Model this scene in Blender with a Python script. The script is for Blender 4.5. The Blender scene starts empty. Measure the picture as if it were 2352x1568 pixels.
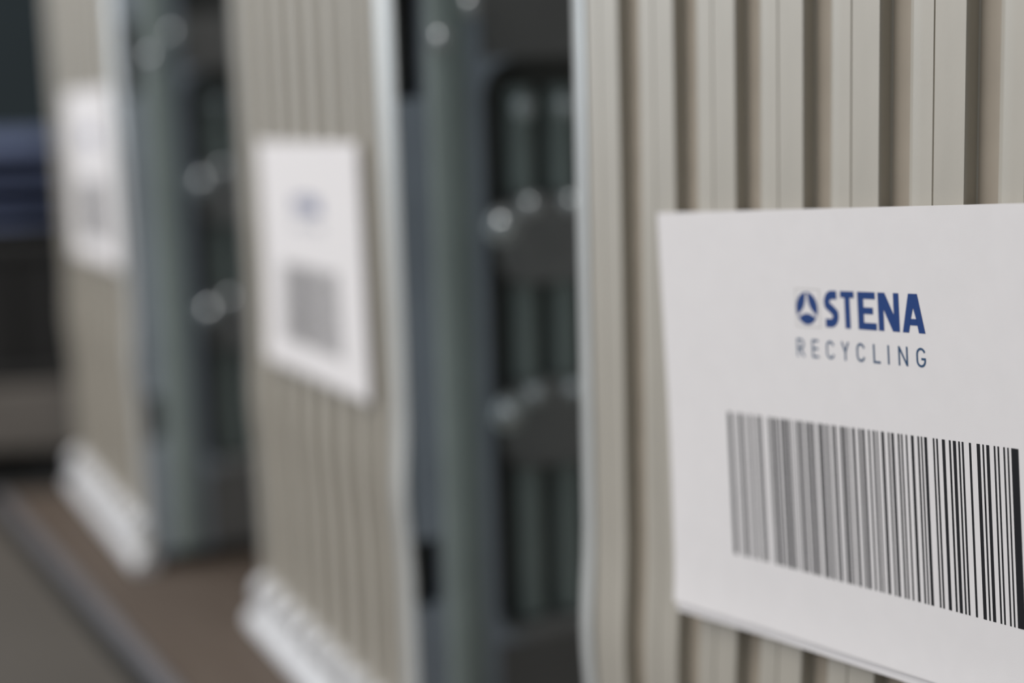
import bpy, bmesh, math, random
from mathutils import Vector, Matrix, noise
random.seed(4)
S = bpy.context.scene
COL = S.collection

# ------------------------------------------------------------------ camera
HC = 0.405                                  # lens height above the deck
cam_d = bpy.data.cameras.new('camera'); cam = bpy.data.objects.new('camera', cam_d); COL.objects.link(cam)
th, rl = math.radians(9.5), -0.03
R0 = Vector((1, 0, 0)); FW = Vector((0, math.cos(th), -math.sin(th))); U0 = R0.cross(FW)
RR = R0*math.cos(rl) + U0*math.sin(rl); UU = -R0*math.sin(rl) + U0*math.cos(rl)
M3 = Matrix((RR, UU, -FW)).transposed()
cam.matrix_world = Matrix.Translation((0, 0, HC)) @ M3.to_4x4()
cam_d.sensor_width = 36; cam_d.lens = 3800*36/2352; cam_d.clip_start = 0.02
cam_d.dof.use_dof = True; cam_d.dof.focus_distance = 0.479; cam_d.dof.aperture_fstop = 58.16/15.6
cam_d.dof.aperture_blades = 0
S.camera = cam
# ------------------------------------------------------------------ light
W = bpy.data.worlds.new('world'); S.world = W; W.use_nodes = True
W.node_tree.nodes['Background'].inputs[0].default_value = (0.80, 0.90, 1.0, 1)
W.node_tree.nodes['Background'].inputs[1].default_value = 0.27
S.view_settings.view_transform = 'Standard'; S.view_settings.look = 'None'
S.view_settings.exposure = -0.29; S.view_settings.gamma = 1; S.view_settings.use_curve_mapping = False
def area(name, loc, target, sx, sy, power, col):
    l = bpy.data.lights.new(name, 'AREA'); l.shape = 'RECTANGLE'; l.size = sx; l.size_y = sy; l.energy = power; l.color = col
    o = bpy.data.objects.new(name, l); COL.objects.link(o); o.location = loc
    o.rotation_euler = (Vector(target)-Vector(loc)).to_track_quat('-Z', 'Y').to_euler()
    return o
area('window_light', (-2.4, 0.40, 1.3), (0, 0.8, 0.3), 2.2, 1.8, 44, (0.99, 0.98, 1.0))
area('far_window_light', (-3.7, 2.9, 1.3), (0, 0.9, 0.3), 1.5, 2.2, 50, (0.78, 0.88, 1.0))
area('roof_light', (-1.0, 0.85, 2.5), (-0.1, 0.7, 0.2), 2.0, 1.5, 54, (1.0, 0.97, 0.93))

# ------------------------------------------------------------------ materials
def mat(name, col, rough=0.5, metal=0.0, var=0.0, vscale=8.0, bump=0.0, bscale=200.0, stretch=None, col2=None, spec=0.5):
    m = bpy.data.materials.new(name); m.use_nodes = True; nt = m.node_tree; b = nt.nodes['Principled BSDF']
    b.inputs['Base Color'].default_value = (*col, 1); b.inputs['Roughness'].default_value = rough
    b.inputs['Metallic'].default_value = metal; b.inputs['Specular IOR Level'].default_value = spec
    tc = nt.nodes.new('ShaderNodeTexCoord'); mp = nt.nodes.new('ShaderNodeMapping')
    nt.links.new(tc.outputs['Object'], mp.inputs['Vector'])
    if stretch: mp.inputs['Scale'].default_value = stretch
    if var or col2:
        n = nt.nodes.new('ShaderNodeTexNoise'); n.inputs['Scale'].default_value = vscale; n.inputs['Detail'].default_value = 5
        nt.links.new(mp.outputs['Vector'], n.inputs['Vector'])
        r = nt.nodes.new('ShaderNodeValToRGB'); r.color_ramp.elements[0].position = 0.3; r.color_ramp.elements[1].position = 0.7
        c2 = col2 or tuple(min(1, c*(1+var)) for c in col); c1 = col if col2 else tuple(c*(1-var) for c in col)
        r.color_ramp.elements[0].color = (*c1, 1); r.color_ramp.elements[1].color = (*c2, 1)
        nt.links.new(n.outputs['Fac'], r.inputs['Fac']); nt.links.new(r.outputs['Color'], b.inputs['Base Color'])
    if bump:
        n2 = nt.nodes.new('ShaderNodeTexNoise'); n2.inputs['Scale'].default_value = bscale; n2.inputs['Detail'].default_value = 3
        nt.links.new(mp.outputs['Vector'], n2.inputs['Vector'])
        bp = nt.nodes.new('ShaderNodeBump'); bp.inputs['Strength'].default_value = bump; bp.inputs['Distance'].default_value = 0.0006
        nt.links.new(n2.outputs['Fac'], bp.inputs['Height']); nt.links.new(bp.outputs['Normal'], b.inputs['Normal'])
    return m
BEIGE = mat('beige_coated_metal', (0.452, 0.418, 0.355), 0.44, 0.15, var=0.05, vscale=60, bump=0.04, bscale=2500, stretch=(1, 1, 0.3))
GROOVE_FLOOR = mat('brownish_groove_floor', (0.355, 0.305, 0.240), 0.6, 0.05, var=0.06, vscale=60)
STRIP = mat('pale_grey_aluminium', (0.62, 0.63, 0.61), 0.31, 0.3, var=0.04, vscale=30)
FLANGE_LIT = mat('beige_flange_toplit_tone', (0.74, 0.745, 0.76), 0.35, 0.1, var=0.05, vscale=40)  # same metal as the slats, whitened to carry the light from above
STEEL = mat('grey_green_painted_steel', (0.40, 0.465, 0.435), 0.45, 0.1, var=0.12, vscale=14)
STEELB = mat('blue_grey_painted_steel', (0.42, 0.47, 0.53), 0.5, 0.1, var=0.12, vscale=14)
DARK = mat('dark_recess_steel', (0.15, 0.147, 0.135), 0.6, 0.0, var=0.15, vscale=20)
PLATE = mat('dark_bronze_grey_steel', (0.20, 0.195, 0.185), 0.55, 0.0, var=0.1, vscale=20)
BRACK = mat('dull_grey_cast_metal', (0.30, 0.295, 0.285), 0.5, 0.1, var=0.15, vscale=20)
ZINC = mat('zinc_plated_bolt', (0.97, 1.0, 1.0), 0.2, 1.0)
RUBBER = mat('black_rubber', (0.012, 0.012, 0.011), 0.8)
PAPER = mat('white_label_paper', (0.81, 0.775, 0.76), 0.75, 0, var=0.012, vscale=120, bump=0.04, bscale=2500, spec=0.2)
BLUE = mat('blue_print_ink', (0.018, 0.055, 0.20), 0.6, spec=0.2)
GREYBLUE = mat('slate_blue_print_ink', (0.035, 0.085, 0.17), 0.6, spec=0.2)
BLACK = mat('black_print_ink', (0.012, 0.012, 0.014), 0.6, spec=0.2)
PALEINK = mat('pale_grey_print_ink', (0.50, 0.48, 0.45), 0.7, spec=0.2)
CONC = mat('grey_brown_floor', (0.080, 0.070, 0.059), 0.7, 0, var=0.08, vscale=6, bump=0.4, bscale=120)
WOOD = mat('brown_worn_plank', (0.078, 0.055, 0.040), 0.7, 0, vscale=9, bump=0.5, bscale=60, stretch=(14, 1, 1), col2=(0.105, 0.080, 0.062))
RAIL = mat('blue_grey_steel_rail', (0.17, 0.165, 0.175), 0.45, 0.1, var=0.1, vscale=20)
TIMBER = mat('weathered_grey_timber', (0.13, 0.115, 0.10), 0.75, 0, vscale=7, stretch=(1, 10, 10), col2=(0.20, 0.18, 0.16), bump=0.4, bscale=80)
CRATE = mat('charcoal_plastic', (0.020, 0.019, 0.018), 0.5)
TARP = mat('blue_tarpaulin', (0.15, 0.18, 0.29), 0.3, 0, var=0.25, vscale=12, bump=0.5, bscale=30)
WALLF = mat('dark_teal_wall_paint', (0.030, 0.043, 0.046), 0.8, 0, var=0.15, vscale=2)
WALLR = mat('grey_wall_plaster', (0.16, 0.16, 0.155), 0.8, 0, var=0.08, vscale=3)

# ------------------------------------------------------------------ mesh helpers
class MB:
    def __init__(s): s.v = []; s.f = []
    def add(s, vs, fs):
        o = len(s.v); s.v += [tuple(v) for v in vs]; s.f += [tuple(i+o for i in f) for f in fs]; return s
    def box(s, x0, x1, y0, y1, z0, z1):
        return s.add([(x, y, z) for z in (z0, z1) for y in (y0, y1) for x in (x0, x1)],
                     [(0, 2, 3, 1), (4, 5, 7, 6), (0, 1, 5, 4), (2, 6, 7, 3), (0, 4, 6, 2), (1, 3, 7, 5)])
    def prism(s, loop, fn0, fn1):
        n = len(loop); a = [fn0(p) for p in loop]; b = [fn1(p) for p in loop]
        return s.add(a+b, [tuple(range(n))[::-1], tuple(range(n, 2*n))] + [(i, (i+1) % n, (i+1) % n+n, i+n) for i in range(n)])
    def grid(s, rows):
        n = len(rows[0]); vs = [p for r in rows for p in r]
        return s.add(vs, [(i*n+j, i*n+j+1, (i+1)*n+j+1, (i+1)*n+j) for i in range(len(rows)-1) for j in range(n-1)])
    def build(s, name, m, parent=None, bevel=0.0, smooth=False, solid=0.0, seg=2):
        me = bpy.data.meshes.new(name); me.from_pydata(s.v, [], s.f); me.materials.append(m); me.update()
        bm = bmesh.new(); bm.from_mesh(me); bmesh.ops.recalc_face_normals(bm, faces=bm.faces)
        if bevel: bmesh.ops.bevel(bm, geom=list(bm.edges), offset=bevel, segments=seg, affect='EDGES', profile=0.5)
        if solid:
            bmesh.ops.solidify(bm, geom=list(bm.faces), thickness=solid)
        bm.to_mesh(me); bm.free()
        if smooth:
            for p in me.polygons: p.use_smooth = True
        o = bpy.data.objects.new(name, me); COL.objects.link(o)
        if parent is not None: o.parent = parent
        return o
def smooth_by_angle(o, deg=35):
    me = o.data
    for p in me.polygons: p.use_smooth = True
    bm = bmesh.new(); bm.from_mesh(me)
    for e in bm.edges:
        if len(e.link_faces) == 2 and e.calc_face_angle(0) > math.radians(deg): e.smooth = False
    bm.to_mesh(me); bm.free(); return o
def tag(o, label, cat, group=None, kind=None):
    o['label'] = label; o['category'] = cat
    if group: o['group'] = group
    if kind: o['kind'] = kind
    return o
def empty(name, loc, rz=0.0):
    o = bpy.data.objects.new(name, None); COL.objects.link(o); o.location = loc; o.rotation_euler = (0, 0, rz)
    o.empty_display_size = 0.05; return o
def link_copy(o, parent, loc=None):
    c = o.copy(); COL.objects.link(c); c.parent = parent
    if loc is not None: c.location = loc
    return c
def copy_tree(o, parent=None):
    c = o.copy(); COL.objects.link(c); c.parent = parent
    for ch in list(o.children): copy_tree(ch, c)
    return c

# ------------------------------------------------------------------ setting
# row frame: s runs away from the lens along the row of cabinets, q runs to the right, into the row
RA = math.radians(-27.3)
SD = Vector((math.sin(RA), math.cos(RA), 0)); QD = Vector((math.cos(RA), -math.sin(RA), 0))
row = Matrix(((QD.x, SD.x, 0, 0), (QD.y, SD.y, 0, 0), (0, 0, 1, 0), (0, 0, 0, 1)))
def in_row(o): o.matrix_world = row; return o
EDGE = 0.262
f = in_row(MB().box(-4.0, EDGE-0.008, -2.5, 5.5, -0.05, 0.0).build('floor', CONC)); f['kind'] = 'structure'
f = in_row(MB().box(EDGE-0.008, 2.2, -2.5, 5.5, -0.05, -0.021).build('floor', CONC)); f['kind'] = 'structure'
w = MB().box(-4.5, 1.8, 4.3, 4.4, -0.05, 3.2).build('wall_far', WALLF); w['kind'] = 'structure'
w = in_row(MB().box(1.35, 1.45, -2.5, 4.0, -0.05, 3.2).build('wall_right', WALLR)); w['kind'] = 'structure'

deck = empty('plank_deck', (0, 0, 0)); deck.matrix_world = row
tag(deck, 'brown plank deck with a blue-grey steel edge rail under the row of cabinets', 'platform')
MB().box(EDGE+0.009, EDGE+0.020, -1.2, 3.2, -0.0205, 0.001).build('edge_rail', RAIL, deck, bevel=0.002)['label'] = 'blue-grey steel edge rail along the deck'
MB().box(EDGE-0.0078, EDGE+0.0088, -1.2, 3.2, -0.0205, -0.006).build('gap_shade_strip', RUBBER, deck)  # black strip added to stand for the shade in the open gap
q = EDGE+0.022
for wd in (0.118, 0.118, 0.118, 0.118, 0.118, 0.118):
    MB().box(q, q+wd, -1.2, 3.2, -0.0205, 0.0).build('plank', WOOD, deck, bevel=0.002); q += wd+0.003

# ------------------------------------------------------------------ the corrugated cabinets
P = 0.0355; CW = 0.3263; CD = 0.42; CH = 0.62; GD = 0.0047
def zoff(z):                                  # the pressed swelling across the front at shin height of the panel
    t = (z-0.172)/0.030
    return -0.0020*math.exp(-t*t)
ZL = [0.026, 0.030, 0.035, 0.042, 0.050] + [0.10] + [0.125+0.006*i for i in range(17)] + [0.26, CH]
def sweep(profile, name, parent, m=BEIGE, groove=True):
    rows = []
    for z in ZL:
        g = min(1, max(0, (z-0.029)/0.016)); g = g*g*(3-2*g) if groove else 1
        rows.append([(x, (y*g if y > 0.0023 else y)+zoff(z), z) for x, y in profile])
    n = len(profile)
    mb = MB().grid(rows)
    back = [[(p[0], 0.0075, p[2]) for p in r] for r in rows]
    mb.grid([r[::-1] for r in back])
    N = n*len(rows)
    for i in range(len(rows)-1):              # close the two ends
        a0, a1 = i*n, (i+1)*n; b0, b1 = N+i*n+n-1, N+(i+1)*n+n-1
        mb.f += [(a0, a1, b1, b0), (a0+n-1, b0-n+1, b1-n+1, a1+n-1)]
    l = (len(rows)-1)*n
    mb.f.append(tuple(range(l, l+n)) + tuple(range(N+l, N+l+n)))
    mb.f.append(tuple(range(0, n))[::-1] + tuple(range(N, N+n))[::-1])
    o = mb.build(name, m, parent); o.data.materials.append(GROOVE_FLOOR)
    for p in o.data.polygons:                  # the bottom of the groove is coloured browner and darker than the faces
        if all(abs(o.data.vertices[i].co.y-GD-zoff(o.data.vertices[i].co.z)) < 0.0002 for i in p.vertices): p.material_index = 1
    return smooth_by_angle(o, 28)
def slat_profile(x0, w):
    return [(x0+0.00012, 0.0006), (x0+0.0004, 0.0), (x0+0.0068, 0.0), (x0+0.0125, 0.0), (x0+0.0127, 0.0003), (x0+0.0129, 0.0016),
            (x0+0.0131, GD-0.0004), (x0+0.0135, GD), (x0+0.0232, GD), (x0+0.0236, GD-0.0004), (x0+0.0239, 0.0024),
            (x0+0.0241, 0.0017), (x0+0.0266, 0.0003), (x0+0.0272, 0.0001), (x0+0.031, 0.00012), (x0+w-0.0004, 0.0001), (x0+w-0.00012, 0.0006)]

# shared bolt meshes
def bolt_mb(r):
    mb = MB(); n = 6; seg = 18
    hexp = [(r*math.cos(i*math.tau/n), r*math.sin(i*math.tau/n)) for i in range(n)]
    mb.prism(hexp, lambda p: (0, p[0], p[1]), lambda p: (r*0.5, p[0], p[1]))
    rows = []
    for k in range(5):
        t = k/4*math.pi/2; rr = r*0.86*math.cos(t)+1e-5; h = r*0.5+r*0.62*math.sin(t)
        rows.append([(h, rr*math.cos(j*math.tau/seg), rr*math.sin(j*math.tau/seg)) for j in range(seg+1)])
    mb.grid(rows)
    fl = [(r*1.25*math.cos(i*math.tau/seg), r*1.25*math.sin(i*math.tau/seg)) for i in range(seg)]
    mb.prism(fl, lambda p: (-0.0005, p[0], p[1]), lambda p: (r*0.16, p[0], p[1]))
    return mb

def side_frame(mb, sgn, X):
    """outer plate of one flank with its round-cornered openings; X = outer face"""
    def bx(y0, y1, z0, z1, d=0.012):
        mb.box(min(X, X-sgn*d), max(X, X-sgn*d), y0, y1, z0, z1)
    for z0, z1 in ((0.012, 0.106), (0.146, 0.388), (0.447, CH)): bx(0.0040, 0.020, z0, z1)
    bx(0.020, 0.053, 0.012, CH)
    bx(CD-0.05, CD, 0.012, CH)
    for (cy, cz, sy, sz) in ((0.053, 0.408, 1, -1), (CD-0.05, 0.408, -1, -1), (0.053, 0.078, 1, 1), (CD-0.05, 0.078, -1, 1)):
        r = 0.022                              # fillets in the corners of the opening
        loop = [(cy, cz)] + [(cy+sy*r*(1-math.sin(t)), cz+sz*r*(1-math.cos(t))) for t in [i*math.pi/2/8 for i in range(9)]]
        mb.prism(loop, lambda p: (X, p[0], p[1]), lambda p: (X-sgn*0.012, p[0], p[1]))
    return mb

def make_cabinet():
    root = empty('corrugated_cabinet', (0, 0, 0))
    # inner body: back, floor, lid and the dark liner behind the openings
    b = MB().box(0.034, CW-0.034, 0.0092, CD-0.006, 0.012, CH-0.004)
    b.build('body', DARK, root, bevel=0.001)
    MB().box(0.0, CW, 0.0, CD, CH, CH+0.012).build('lid', STEEL, root, bevel=0.003)
    MB().box(0.012, CW-0.012, CD-0.0055, CD, 0.012, CH).build('back_panel', STEEL, root, bevel=0.001)
    MB().box(0.012, CW-0.012, 0.016, CD-0.012, 0.0, 0.0118).build('plinth', RUBBER, root, bevel=0.001)
    # front: interlocking extruded slats
    s0 = 0.0227
    sweep([(0.0130, 0.0016), (0.0136, 0.0002), (0.0224, 0.0001), (s0-0.00025, 0.0012)], 'slat', root)
    first = sweep(slat_profile(0.0, P), 'slat', root); first.location = (s0, 0, 0)
    for k in range(1, 8): link_copy(first, root, (s0+k*P, 0, 0))
    e0 = s0+8*P
    sweep([(e0+0.00025, 0.0012), (e0+0.0006, 0.0), (CW-0.0136, 0.0002), (CW-0.0130, 0.0016)], 'slat', root)
    # rolled corner strips
    def strip(sgn):
        prof = []
        for i in range(9):
            t = i/8; x = 0.0126*(1-t); y = -0.0006+0.0030*t**1.7
            prof.append((x, y))
        prof += [(0.0, 0.0036)]
        if sgn > 0: prof = [(CW-x, y) for x, y in prof]
        rows = [[(x, y+zoff(z)*1.3, z) for x, y in prof] + [(0.0126 if sgn < 0 else CW-0.0126, 0.0085, z)] for z in ZL]
        mb = MB().grid(rows); n = len(rows[0])
        for i in range(len(rows)-1): mb.f.append((i*n, (i+1)*n, (i+1)*n+n-1, i*n+n-1))
        mb.f += [tuple(range(n)), tuple(range((len(rows)-1)*n, len(rows)*n))]
        return smooth_by_angle(mb.build('corner_strip', STRIP, root), 40)
    for sg in (-1, 1): strip(sg)['label'] = 'pale blue-grey rolled corner strip'
    # bottom flange that flares out on to the deck, with a pressed tongue under every groove
    rows = []
    xs = [-0.003+i*(CW+0.006)/120 for i in range(121)]
    prof = [(-0.0040, 0.0130), (-0.0055, 0.0120), (-0.0085, 0.0100), (-0.0115, 0.0075), (-0.0125, 0.0056), (-0.0125, 0.0004)]
    for y, z in prof: rows.append([(x, y, z) for x in xs])
    rows.append([(x, 0.006, 0.0004) for x in xs]); rows.append([(x, 0.006, 0.0130) for x in xs]); rows.append([(x, -0.0040, 0.0130) for x in xs])
    mb = MB().grid(rows); n = len(xs)
    mb.f += [tuple(i*n for i in range(len(rows)-1)), tuple(i*n+n-1 for i in range(len(rows)-1))[::-1]]
    fl = smooth_by_angle(mb.build('base_flange', FLANGE_LIT, root), 50); fl['label'] = 'pale flared base flange'
    cv = [(0.0, 0.0255), (-0.0006, 0.021), (-0.0020, 0.0160), (-0.0044, 0.0134), (0.006, 0.0134), (0.006, 0.0255)]
    mb = MB().prism(cv, lambda p: (0.0, p[0], p[1]), lambda p: (CW, p[0], p[1])).build('cove', BEIGE, root)
    tg = None
    for k in range(9):
        if tg is None:
            m2 = MB(); R_ = []
            for i in range(11):                # a rounded nose that bulges forward under the groove
                t = i/10*math.pi; z = 0.0290+0.0125*math.cos(t)
                R_.append([(0.0085*math.sin(t)**0.8*math.cos(a), 0.0005-0.0120*math.sin(t)**0.8*math.sin(a), z) for a in [j*math.pi/10 for j in range(11)]])
            m2.grid(R_)
            tg = m2.build('tongue', FLANGE_LIT, fl, smooth=True); tg.location = (0.0186, 0, 0)
        else: link_copy(tg, fl, (0.0186+k*P, 0, 0))
    # flanks
    bolt_s = bolt_l = None
    for sgn, X in ((1, CW), (-1, 0.0)):
        fr = side_frame(MB(), sgn, X).build('side_frame', STEELB, root)
        for z0, z1 in ((0.012, 0.078), (0.408, 0.452), (0.598, CH)):
            MB().box(min(X-sgn*0.0008, X-sgn*0.012), max(X-sgn*0.0008, X-sgn*0.012), 0.0535, CD-0.0505, z0, z1).build('end_plate', PLATE, root)
        rib = MB(); loop = [(0.0215, 0.0)] + [(0.0215+0.0115*(1-math.cos(i*math.pi/10)), 0.0042*math.sin(i*math.pi/10)) for i in range(11)]
        rib.prism(loop[1:], lambda p: (X+sgn*p[1], p[0], 0.014), lambda p: (X+sgn*p[1], p[0], CH-0.002))
        rb = smooth_by_angle(rib.build('pressed_rib', STEEL, root), 60)
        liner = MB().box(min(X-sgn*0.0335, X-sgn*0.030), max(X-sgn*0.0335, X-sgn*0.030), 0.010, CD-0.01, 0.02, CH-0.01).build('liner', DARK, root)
        for yy in (0.083, 0.1085, 0.134, 0.1595, 0.185, 0.2105, 0.236, 0.2615, 0.287, 0.3125, 0.338):
            for z0, z1 in ((0.086, 0.176), (0.226, 0.282), (0.333, 0.392)):
                lp = [(yy+0.0085*math.cos(i*math.tau/16), 0.0085*math.sin(i*math.tau/16)) for i in range(16)]
                m_ = MB().prism(lp, lambda p: (X-sgn*0.0215+sgn*p[1]*0.9, p[0], z0), lambda p: (X-sgn*0.0215+sgn*p[1]*0.9, p[0], z1))
                rd = smooth_by_angle(m_.build('rod', STEEL, root), 50)
        for zb in (0.282, 0.176):
            # clamp bar with a rounded nose
            lp = [(0.062+0.016*(1-math.sin(t)), zb+0.0245+0.0245*math.cos(t)) for t in [i*math.pi/10 for i in range(11)]]
            lp += [(CD-0.056, zb), (CD-0.056, zb+0.049)]
            bar = MB().prism(lp, lambda p: (X-sgn*0.028, p[0], p[1]), lambda p: (X-sgn*0.0085, p[0], p[1])).build('clamp_bar', BRACK, root, bevel=0.0015)
            if bolt_l is None: bolt_l = bolt_mb(0.0080).build('bolt', ZINC, bar, smooth=False)
            else: bolt_l = link_copy(bolt_l, bar)
            bolt_l.location = (X-sgn*0.0082, 0.0655, zb+0.0345); bolt_l.rotation_euler = (0, 0, 0 if sgn > 0 else math.pi)
        for yy in (0.083, 0.1085, 0.134):
            for zz in (0.381, 0.327, 0.2195):
                if bolt_s is None: bolt_s = bolt_mb(0.0052).build('bolt', ZINC, root)
                else: bolt_s = link_copy(bolt_s, root)
                bolt_s.location = (X-sgn*(0.0130 if zz > 0.35 else 0.0078), yy, zz if zz > 0.35 else zz); bolt_s.rotation_euler = (0, 0, 0 if sgn > 0 else math.pi)
        for yy, zz in ((0.0275, 0.419), (0.047, 0.437)):
            bolt_s = link_copy(bolt_s, root); bolt_s.location = (X+sgn*0.004 if yy < .03 else X, yy, zz); bolt_s.rotation_euler = (0, 0, 0 if sgn > 0 else math.pi)
        MB().box(min(X-sgn*0.03, X-sgn*0.001), max(X-sgn*0.03, X-sgn*0.001), 0.056, CD-0.053, 0.078, 0.083).build('sill', BRACK, root)
    return root
def put(o, x, y, a_deg):
    a = math.radians(a_deg)
    o.location = (x, y, 0.0005); o.rotation_euler = (0, 0, math.atan2(-math.cos(a), -math.sin(a)))
c1 = make_cabinet(); put(c1, 0.0254, 0.6604, -29.815)
c2 = copy_tree(c1); put(c2, -0.19134, 1.18233, -23.591)
c3 = copy_tree(c1); put(c3, -0.43986, 1.62144, -24.244)
G = 'corrugated cabinets standing in a row'
tag(c1, 'nearest beige corrugated metal cabinet, behind the sharp label at right', 'cabinet', G)
tag(c2, 'middle beige corrugated metal cabinet, with pale flared base flange at bottom', 'cabinet', G)
tag(c3, 'farthest beige corrugated metal cabinet, at the left end of the row', 'cabinet', G)

# ------------------------------------------------------------------ the paper labels
def wv(a, b):                                  # millimetres: how far the sheet stands off, curling at the lower left corner
    c = max(0, (b-70)/78)**1.5*max(0, 1-a/55)*2.3
    c += 1.0*max(0, (b-128)/20)**2
    return c/1000
def lp(a, b, off): return (a/1000, -off-wv(a, b), -b/1000)
def sheet(a0, a1, b0, b1, off, th_, name, m, parent, curl=1.0):
    na, nb = 36, 30
    def pt(a, b, o_): p = lp(a, b, o_); return (p[0], -o_-wv(a, b)*curl, p[2])
    A = [a0+(a1-a0)*i/na for i in range(na+1)]; B = [b0+(b1-b0)*j/nb for j in range(nb+1)]
    mb = MB().grid([[pt(a, b, off) for a in A] for b in B]); n = na+1; N = n*(nb+1)
    mb.grid([[pt(a, b, off-th_) for a in A] for b in B])
    for i in range(na): mb.f += [(i, i+1, N+i+1, N+i), (nb*n+i, N+nb*n+i, N+nb*n+i+1, nb*n+i+1)]
    for j in range(nb): mb.f += [(j*n, N+j*n, N+(j+1)*n, (j+1)*n), (j*n+na, (j+1)*n+na, N+(j+1)*n+na, N+j*n+na)]
    return smooth_by_angle(mb.build(name, m, parent), 50)
INK = 0.00006
OFFS = 0.0032
def stroke(mb, pts, w, closed=False):
    """flat ribbon of width w (mm) along pts, mitred"""
    n = len(pts); L = []; Rr = []
    for i in range(n):
        p = Vector(pts[i])
        a = Vector(pts[(i-1) % n]) if (closed or i > 0) else None; c = Vector(pts[(i+1) % n]) if (closed or i < n-1) else None
        if a is None: a = p-(c-p)
        if c is None: c = p+(p-a)
        d1 = (p-a).normalized(); d2 = (c-p).normalized(); n1 = Vector((-d1.y, d1.x)); n2 = Vector((-d2.y, d2.x))
        m_ = (n1+n2); m_ = m_.normalized() if m_.length > 1e-6 else n1; k = w/2/max(0.35, m_.dot(n1))
        L.append(p+m_*k); Rr.append(p-m_*k)
    vs = [lp(v.x, v.y, OFFS+INK) for v in L] + [lp(v.x, v.y, OFFS+INK) for v in Rr]
    fs = [(i, (i+1) % n, (i+1) % n+n, i+n) for i in range(n if closed else n-1)]
    mb.add(vs, fs)
def quad(mb, x0, x1, y0, y1):
    k = max(1, int(abs(y1-y0)/6))
    for i in range(k):
        ya, yb = y0+(y1-y0)*i/k, y0+(y1-y0)*(i+1)/k
        mb.add([lp(x0, ya, OFFS+INK), lp(x1, ya, OFFS+INK), lp(x1, yb, OFFS+INK), lp(x0, yb, OFFS+INK)], [(0, 1, 2, 3)])
def poly(mb, pts): mb.add([lp(x, y, OFFS+INK) for x, y in pts], [tuple(range(len(pts)))])
def arc(cx, cy, rx, ry, a0, a1, n=14):
    return [(cx+rx*math.cos(math.radians(a0+(a1-a0)*i/n)), cy-ry*math.sin(math.radians(a0+(a1-a0)*i/n))) for i in range(n+1)]
def big_word():
    mb = MB(); t, b = 26.1, 37.9; w = 2.45
    # S
    w = 2.75; y1, y2 = t+w/2, b-w/2; ym = (t+b)/2
    p = [(96.2, y1), (93.6, y1)] + arc(93.9, y1+2.35, 2.5, 2.35, 90, 205, 10)[1:] + [(93.0, ym-0.35), (94.0, ym+0.25)] + arc(93.1, y2-2.45, 2.35, 2.45, 30, -90, 10)[1:] + [(90.5, y2)]
    stroke(mb, p, w)
    # T
    quad(mb, 97.9, 104.3, t, t+2.1); quad(mb, 99.85, 102.3, t+2.1, b)
    # E
    quad(mb, 105.9, 108.6, t, b); quad(mb, 108.6, 113.9, t, t+2.2); quad(mb, 108.6, 112.8, t+4.8, t+6.9); quad(mb, 108.6, 114.2, b-2.2, b)
    # N
    quad(mb, 115.1, 117.5, t, b); quad(mb, 121.9, 124.3, t, b); poly(mb, [(117.5, t), (118.2, t), (121.9, t+6.6), (121.9, b), (121.3, b), (117.5, t+5.2)])
    # A
    poly(mb, [(128.4, t), (130.3, t), (130.3, t+4.3), (129.25, b-4.2), (128.8, b-2.3), (128.2, b), (125.5, b)])
    poly(mb, [(130.3, t), (132.2, t), (135.1, b), (132.4, b), (131.85, b-2.3), (131.4, b-4.2), (130.3, t+4.3)])
    quad(mb, 128.7, 131.9, b-4.25, b-2.25)
    return mb
def small_word():
    mb = MB(); t, b = 42.2, 48.15; w = 0.72; h = b-t; y1, y2 = t+w/2, b-w/2
    x = 75.6; stroke(mb, [(x+w/2, b), (x+w/2, y1), (x+2.0, y1)] + arc(x+2.0, t+1.75, 1.25, 1.39, 80, -80, 8) + [(x+2.0, t+3.14), (x+w/2, t+3.14)], w); stroke(mb, [(x+1.7, t+3.2), (x+3.5, b)], w)
    x = 83.1; stroke(mb, [(x+3.3, y1), (x+w/2, y1), (x+w/2, y2), (x+3.3, y2)], w); stroke(mb, [(x+w/2, t+h/2), (x+3.0, t+h/2)], w)
    def C(x, gx=0): stroke(mb, arc(x+1.95, t+2.05, 1.6, 1.69, 15, 180, 10)+arc(x+1.95, b-2.05, 1.6, 1.69, 180, 345, 10), w)
    C(90.1)
    x = 97.3; stroke(mb, [(x+0.3, t), (x+1.85, t+3.2), (x+3.4, t)], w); stroke(mb, [(x+1.85, t+2.9), (x+1.85, b)], w)
    C(104.4)
    x = 112.0; stroke(mb, [(x+w/2, t), (x+w/2, y2), (x+3.2, y2)], w)
    quad(mb, 118.45, 119.17, t, b)
    x = 123.1; quad(mb, x, x+w, t, b); quad(mb, x+3.4, x+3.4+w, t, b); stroke(mb, [(x+0.4, t+0.2), (x+3.7, b-0.2)], w)
    x = 130.8; stroke(mb, arc(x+2.0, t+2.05, 1.65, 1.69, 20, 180, 10)+arc(x+2.0, b-2.05, 1.65, 1.69, 180, 355, 10)+[(x+3.65, t+3.4), (x+2.1, t+3.4)], w)
    return mb
def emblem():
    mb = MB(); cx, cy, R_ = 81.5, 32.2, 5.15
    for mid in (150, 30, 270):                 # three petals round a white three-armed star
        out = arc(cx, cy, R_, R_, mid-55, mid+55, 16)
        a, b = Vector(out[-1]), Vector(out[0]); c = Vector((cx, cy)); m_ = (a+b)/2; inn = []
        for i in range(1, 8):
            t = i/8; p = a.lerp(b, t); p = p+(c-m_).normalized()*(1.35*math.sin(math.pi*t)); inn.append((p.x, p.y))
        poly(mb, out+inn)
    stroke(mb, arc(cx, cy, 5.2, 5.2, 0, 360, 48)[:-1], 0.30, closed=True)
    return mb
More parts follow.
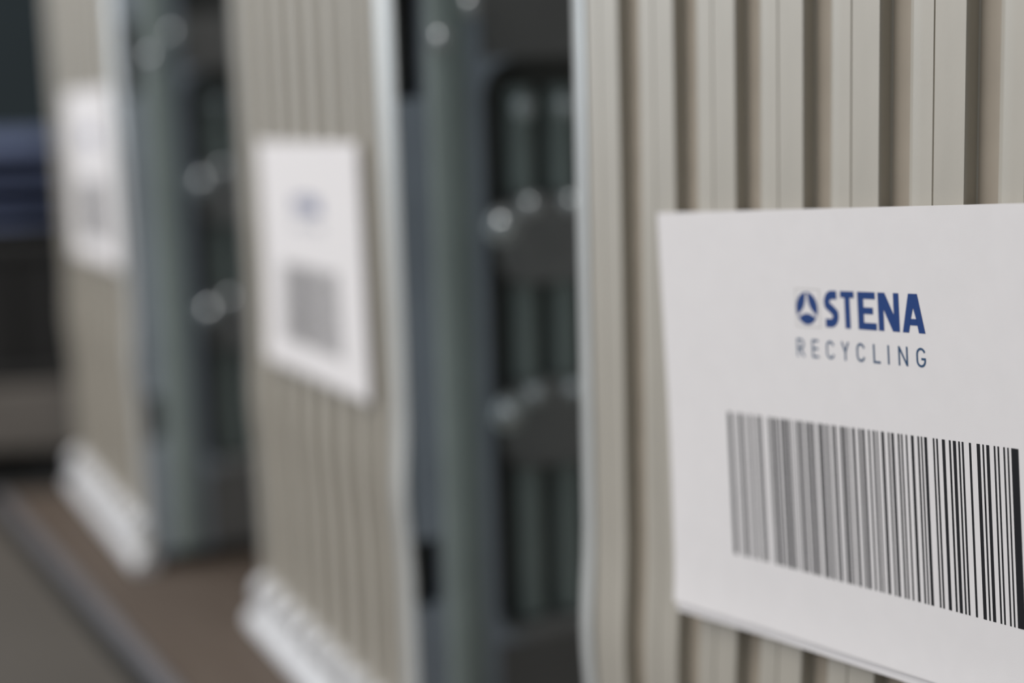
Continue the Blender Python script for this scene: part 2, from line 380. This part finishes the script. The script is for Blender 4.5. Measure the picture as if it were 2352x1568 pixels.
BARS = [(35.98, 38.15), (40.93, 41.69), (42.56, 43.82), (45.06, 45.81), (47.79, 48.53), (49.14, 49.88), (51.96, 53.05), (53.78, 54.75), (58.35, 59.43), (60.02, 60.61), (61.44, 63.1), (64.51, 65.33), (66.03, 67.65), (68.35, 69.04), (69.62, 70.31), (72.38, 73.06), (73.63, 74.2), (74.88, 76.24), (77.82, 79.05), (79.61, 80.28), (80.84, 81.95), (83.85, 84.62), (85.17, 86.6), (87.79, 88.99), (90.5, 91.15), (91.8, 92.87), (94.79, 95.96), (96.49, 97.54), (98.49, 99.12), (100.48, 101.73), (103.39, 104.32), (105.04, 106.27), (107.9, 108.72), (110.04, 110.94), (111.75, 112.35), (113.85, 115.15), (116.83, 117.52), (118.31, 119.49), (121.15, 121.93), (122.61, 123.28), (124.63, 125.31), (126.93, 128.08), (129.7, 130.45), (131.18, 131.78), (132.56, 133.74), (136.18, 136.86), (137.57, 138.27), (139.94, 141.18), (142.8, 143.55), (144.4, 145.63), (146.56, 147.22), (147.96, 148.67), (150.83, 151.62), (153.86, 155.13), (156.07, 156.67), (157.57, 158.73), (160.43, 161.05), (161.85, 162.47), (164.05, 164.66), (165.54, 166.11), (167.02, 169.7)]
def barcode():
    mb = MB()
    for x0, x1 in BARS: quad(mb, x0, x1, 70.2-0.011*(x0-36), 120.8)
    return mb
def make_label():
    root = empty('paper_label', (0, 0, 0))
    sheet(0.6, 209.6, 0.8, 147.9, 0.0022, 0.0004, 'backing_sheet', PAPER, root, curl=0.85)
    sheet(0, 210, 0, 144.6, OFFS, 0.0004, 'front_sheet', PAPER, root)
    big_word().build('lettering', BLUE, root); small_word().build('lettering', GREYBLUE, root)
    emblem().build('emblem', BLUE, root)['label'] = 'round blue emblem with a white three-armed star'
    m_ = MB(); stroke(m_, [(76.0, 25.9), (87.9, 25.9), (87.9, 38.2), (76.0, 38.2)], 0.22, closed=True); m_.build('emblem_border', PALEINK, root)
    barcode().build('barcode', BLACK, root)
    m_ = MB(); quad(m_, 170.75, 172.0, 103.3, 105.6); m_.build('printed_mark', BLACK, root)
    return root
def stick(o, cab, u0, z0, tilt):
    m_ = cab.matrix_basis @ Matrix.Translation((u0, 0, z0)) @ Matrix.Rotation(-math.radians(tilt), 4, 'Y')
    o.matrix_world = m_
for c in (c1, c2, c3): c.matrix_basis
l1 = make_label(); stick(l1, c1, 0.0638, 0.3495, 4.4)
l2 = copy_tree(l1)
for ch in l2.children:
    if ch.name.split('.')[0] in ('lettering', 'emblem', 'emblem_border'): ch.location.z = -0.007
    if ch.name.split('.')[0] == 'barcode': ch.scale.x = 0.87; ch.location = (0.013, 0, -0.008)
    if ch.name.split('.')[0] == 'printed_mark': ch.location.x = -0.016
stick(l2, c2, 0.0679, 0.3589, 1.4)
l3 = copy_tree(l2); stick(l3, c3, 0.0987, 0.391, 1.5)
GL = 'paper barcode labels on the cabinets'
tag(l1, 'large sharp white paper label with blue lettering and black barcode at right', 'label', GL)
tag(l2, 'blurred white paper label with barcode on the middle cabinet', 'label', GL)
tag(l3, 'blurred pale label on the farthest cabinet at left', 'label', GL)

# ------------------------------------------------------------------ things beyond the last cabinet
def ang(o, x, y, z, rz): o.location = (x, y, z); o.rotation_euler = (0, 0, math.radians(rz)); return o
sk = empty('timber_skid', (0, 0, 0)); ang(sk, -0.415, 1.655, 0.0015, 8)
tag(sk, 'weathered grey timber skid on the floor beyond the last cabinet', 'pallet')
MB().box(-0.9, 0, 0.0, 0.10, 0.030, 0.098).build('beam', TIMBER, sk, bevel=0.003)
MB().box(-0.9, 0, 0.50, 0.60, 0.030, 0.098).build('beam', TIMBER, sk, bevel=0.003)
for x in (-0.86, -0.45, -0.08): MB().box(x, x+0.07, 0.03, 0.57, 0.0, 0.0295).build('foot', CRATE, sk, bevel=0.002)
for i in range(5): MB().box(-0.9, 0, 0.002+i*0.122, 0.112+i*0.122, 0.0985, 0.110).build('deck_board', CRATE, sk, bevel=0.002)
mt = MB().box(-0.93, 0.02, -0.045, 0.62, 0.0, 0.0008).build('black_sheet', RUBBER); ang(mt, -0.415, 1.655, 0.0012, 8)  # thin black sheet filling the floor under the skid
tag(mt, 'black sheet on the floor under the timber skid', 'mat')
sk.location.z = 0.0021
cr = empty('plastic_crate', (0, 0, 0)); ang(cr, -0.425, 1.675, 0.112, 8)
tag(cr, 'charcoal plastic crate standing on the timber skid', 'crate')
MB().box(-0.80, 0, 0.0, 0.5, 0.0, 0.008).build('base', CRATE, cr)
for (x0, x1, y0, y1) in ((-0.8, 0, 0, 0.008), (-0.8, 0, 0.492, 0.5), (-0.8, -0.792, 0.008, 0.492), (-0.008, 0, 0.008, 0.492)):
    MB().box(x0, x1, y0, y1, 0.0081, 0.13).build('wall', CRATE, cr)
MB().box(-0.806, 0.006, -0.006, 0.010, 0.118, 0.134).build('rim', CRATE, cr, bevel=0.003); MB().box(-0.806, 0.006, 0.49, 0.506, 0.118, 0.134).build('rim', CRATE, cr, bevel=0.003)
for i in range(12): MB().box(-0.79+i*0.07, -0.782+i*0.07, -0.006, 0.0, 0.01, 0.118).build('upright', CRATE, cr)
tp = empty('folded_tarpaulin', (0, 0, 0)); ang(tp, -0.44, 1.70, 0.248, 8)
tag(tp, 'folded blue tarpaulin lying on the charcoal crate', 'tarpaulin')
for i in range(4):
    rows = []
    for j in range(13):
        a = j*math.tau/12
        rows.append([(x, 0.22+(-0.22+0.01*i)*math.cos(a)*(1+0.03*math.sin(x*23+i)), 0.0125+0.025*i+0.0125*math.sin(a)+0.003*math.sin(x*17+i*2)) for x in [-0.74+0.04*k for k in range(19)]])
    mb = MB().grid(rows); n = 19
    mb.f += [tuple(j*n for j in range(12)), tuple(j*n+18 for j in range(12))[::-1]]
    mb.build('fold', TARP, tp, smooth=True)
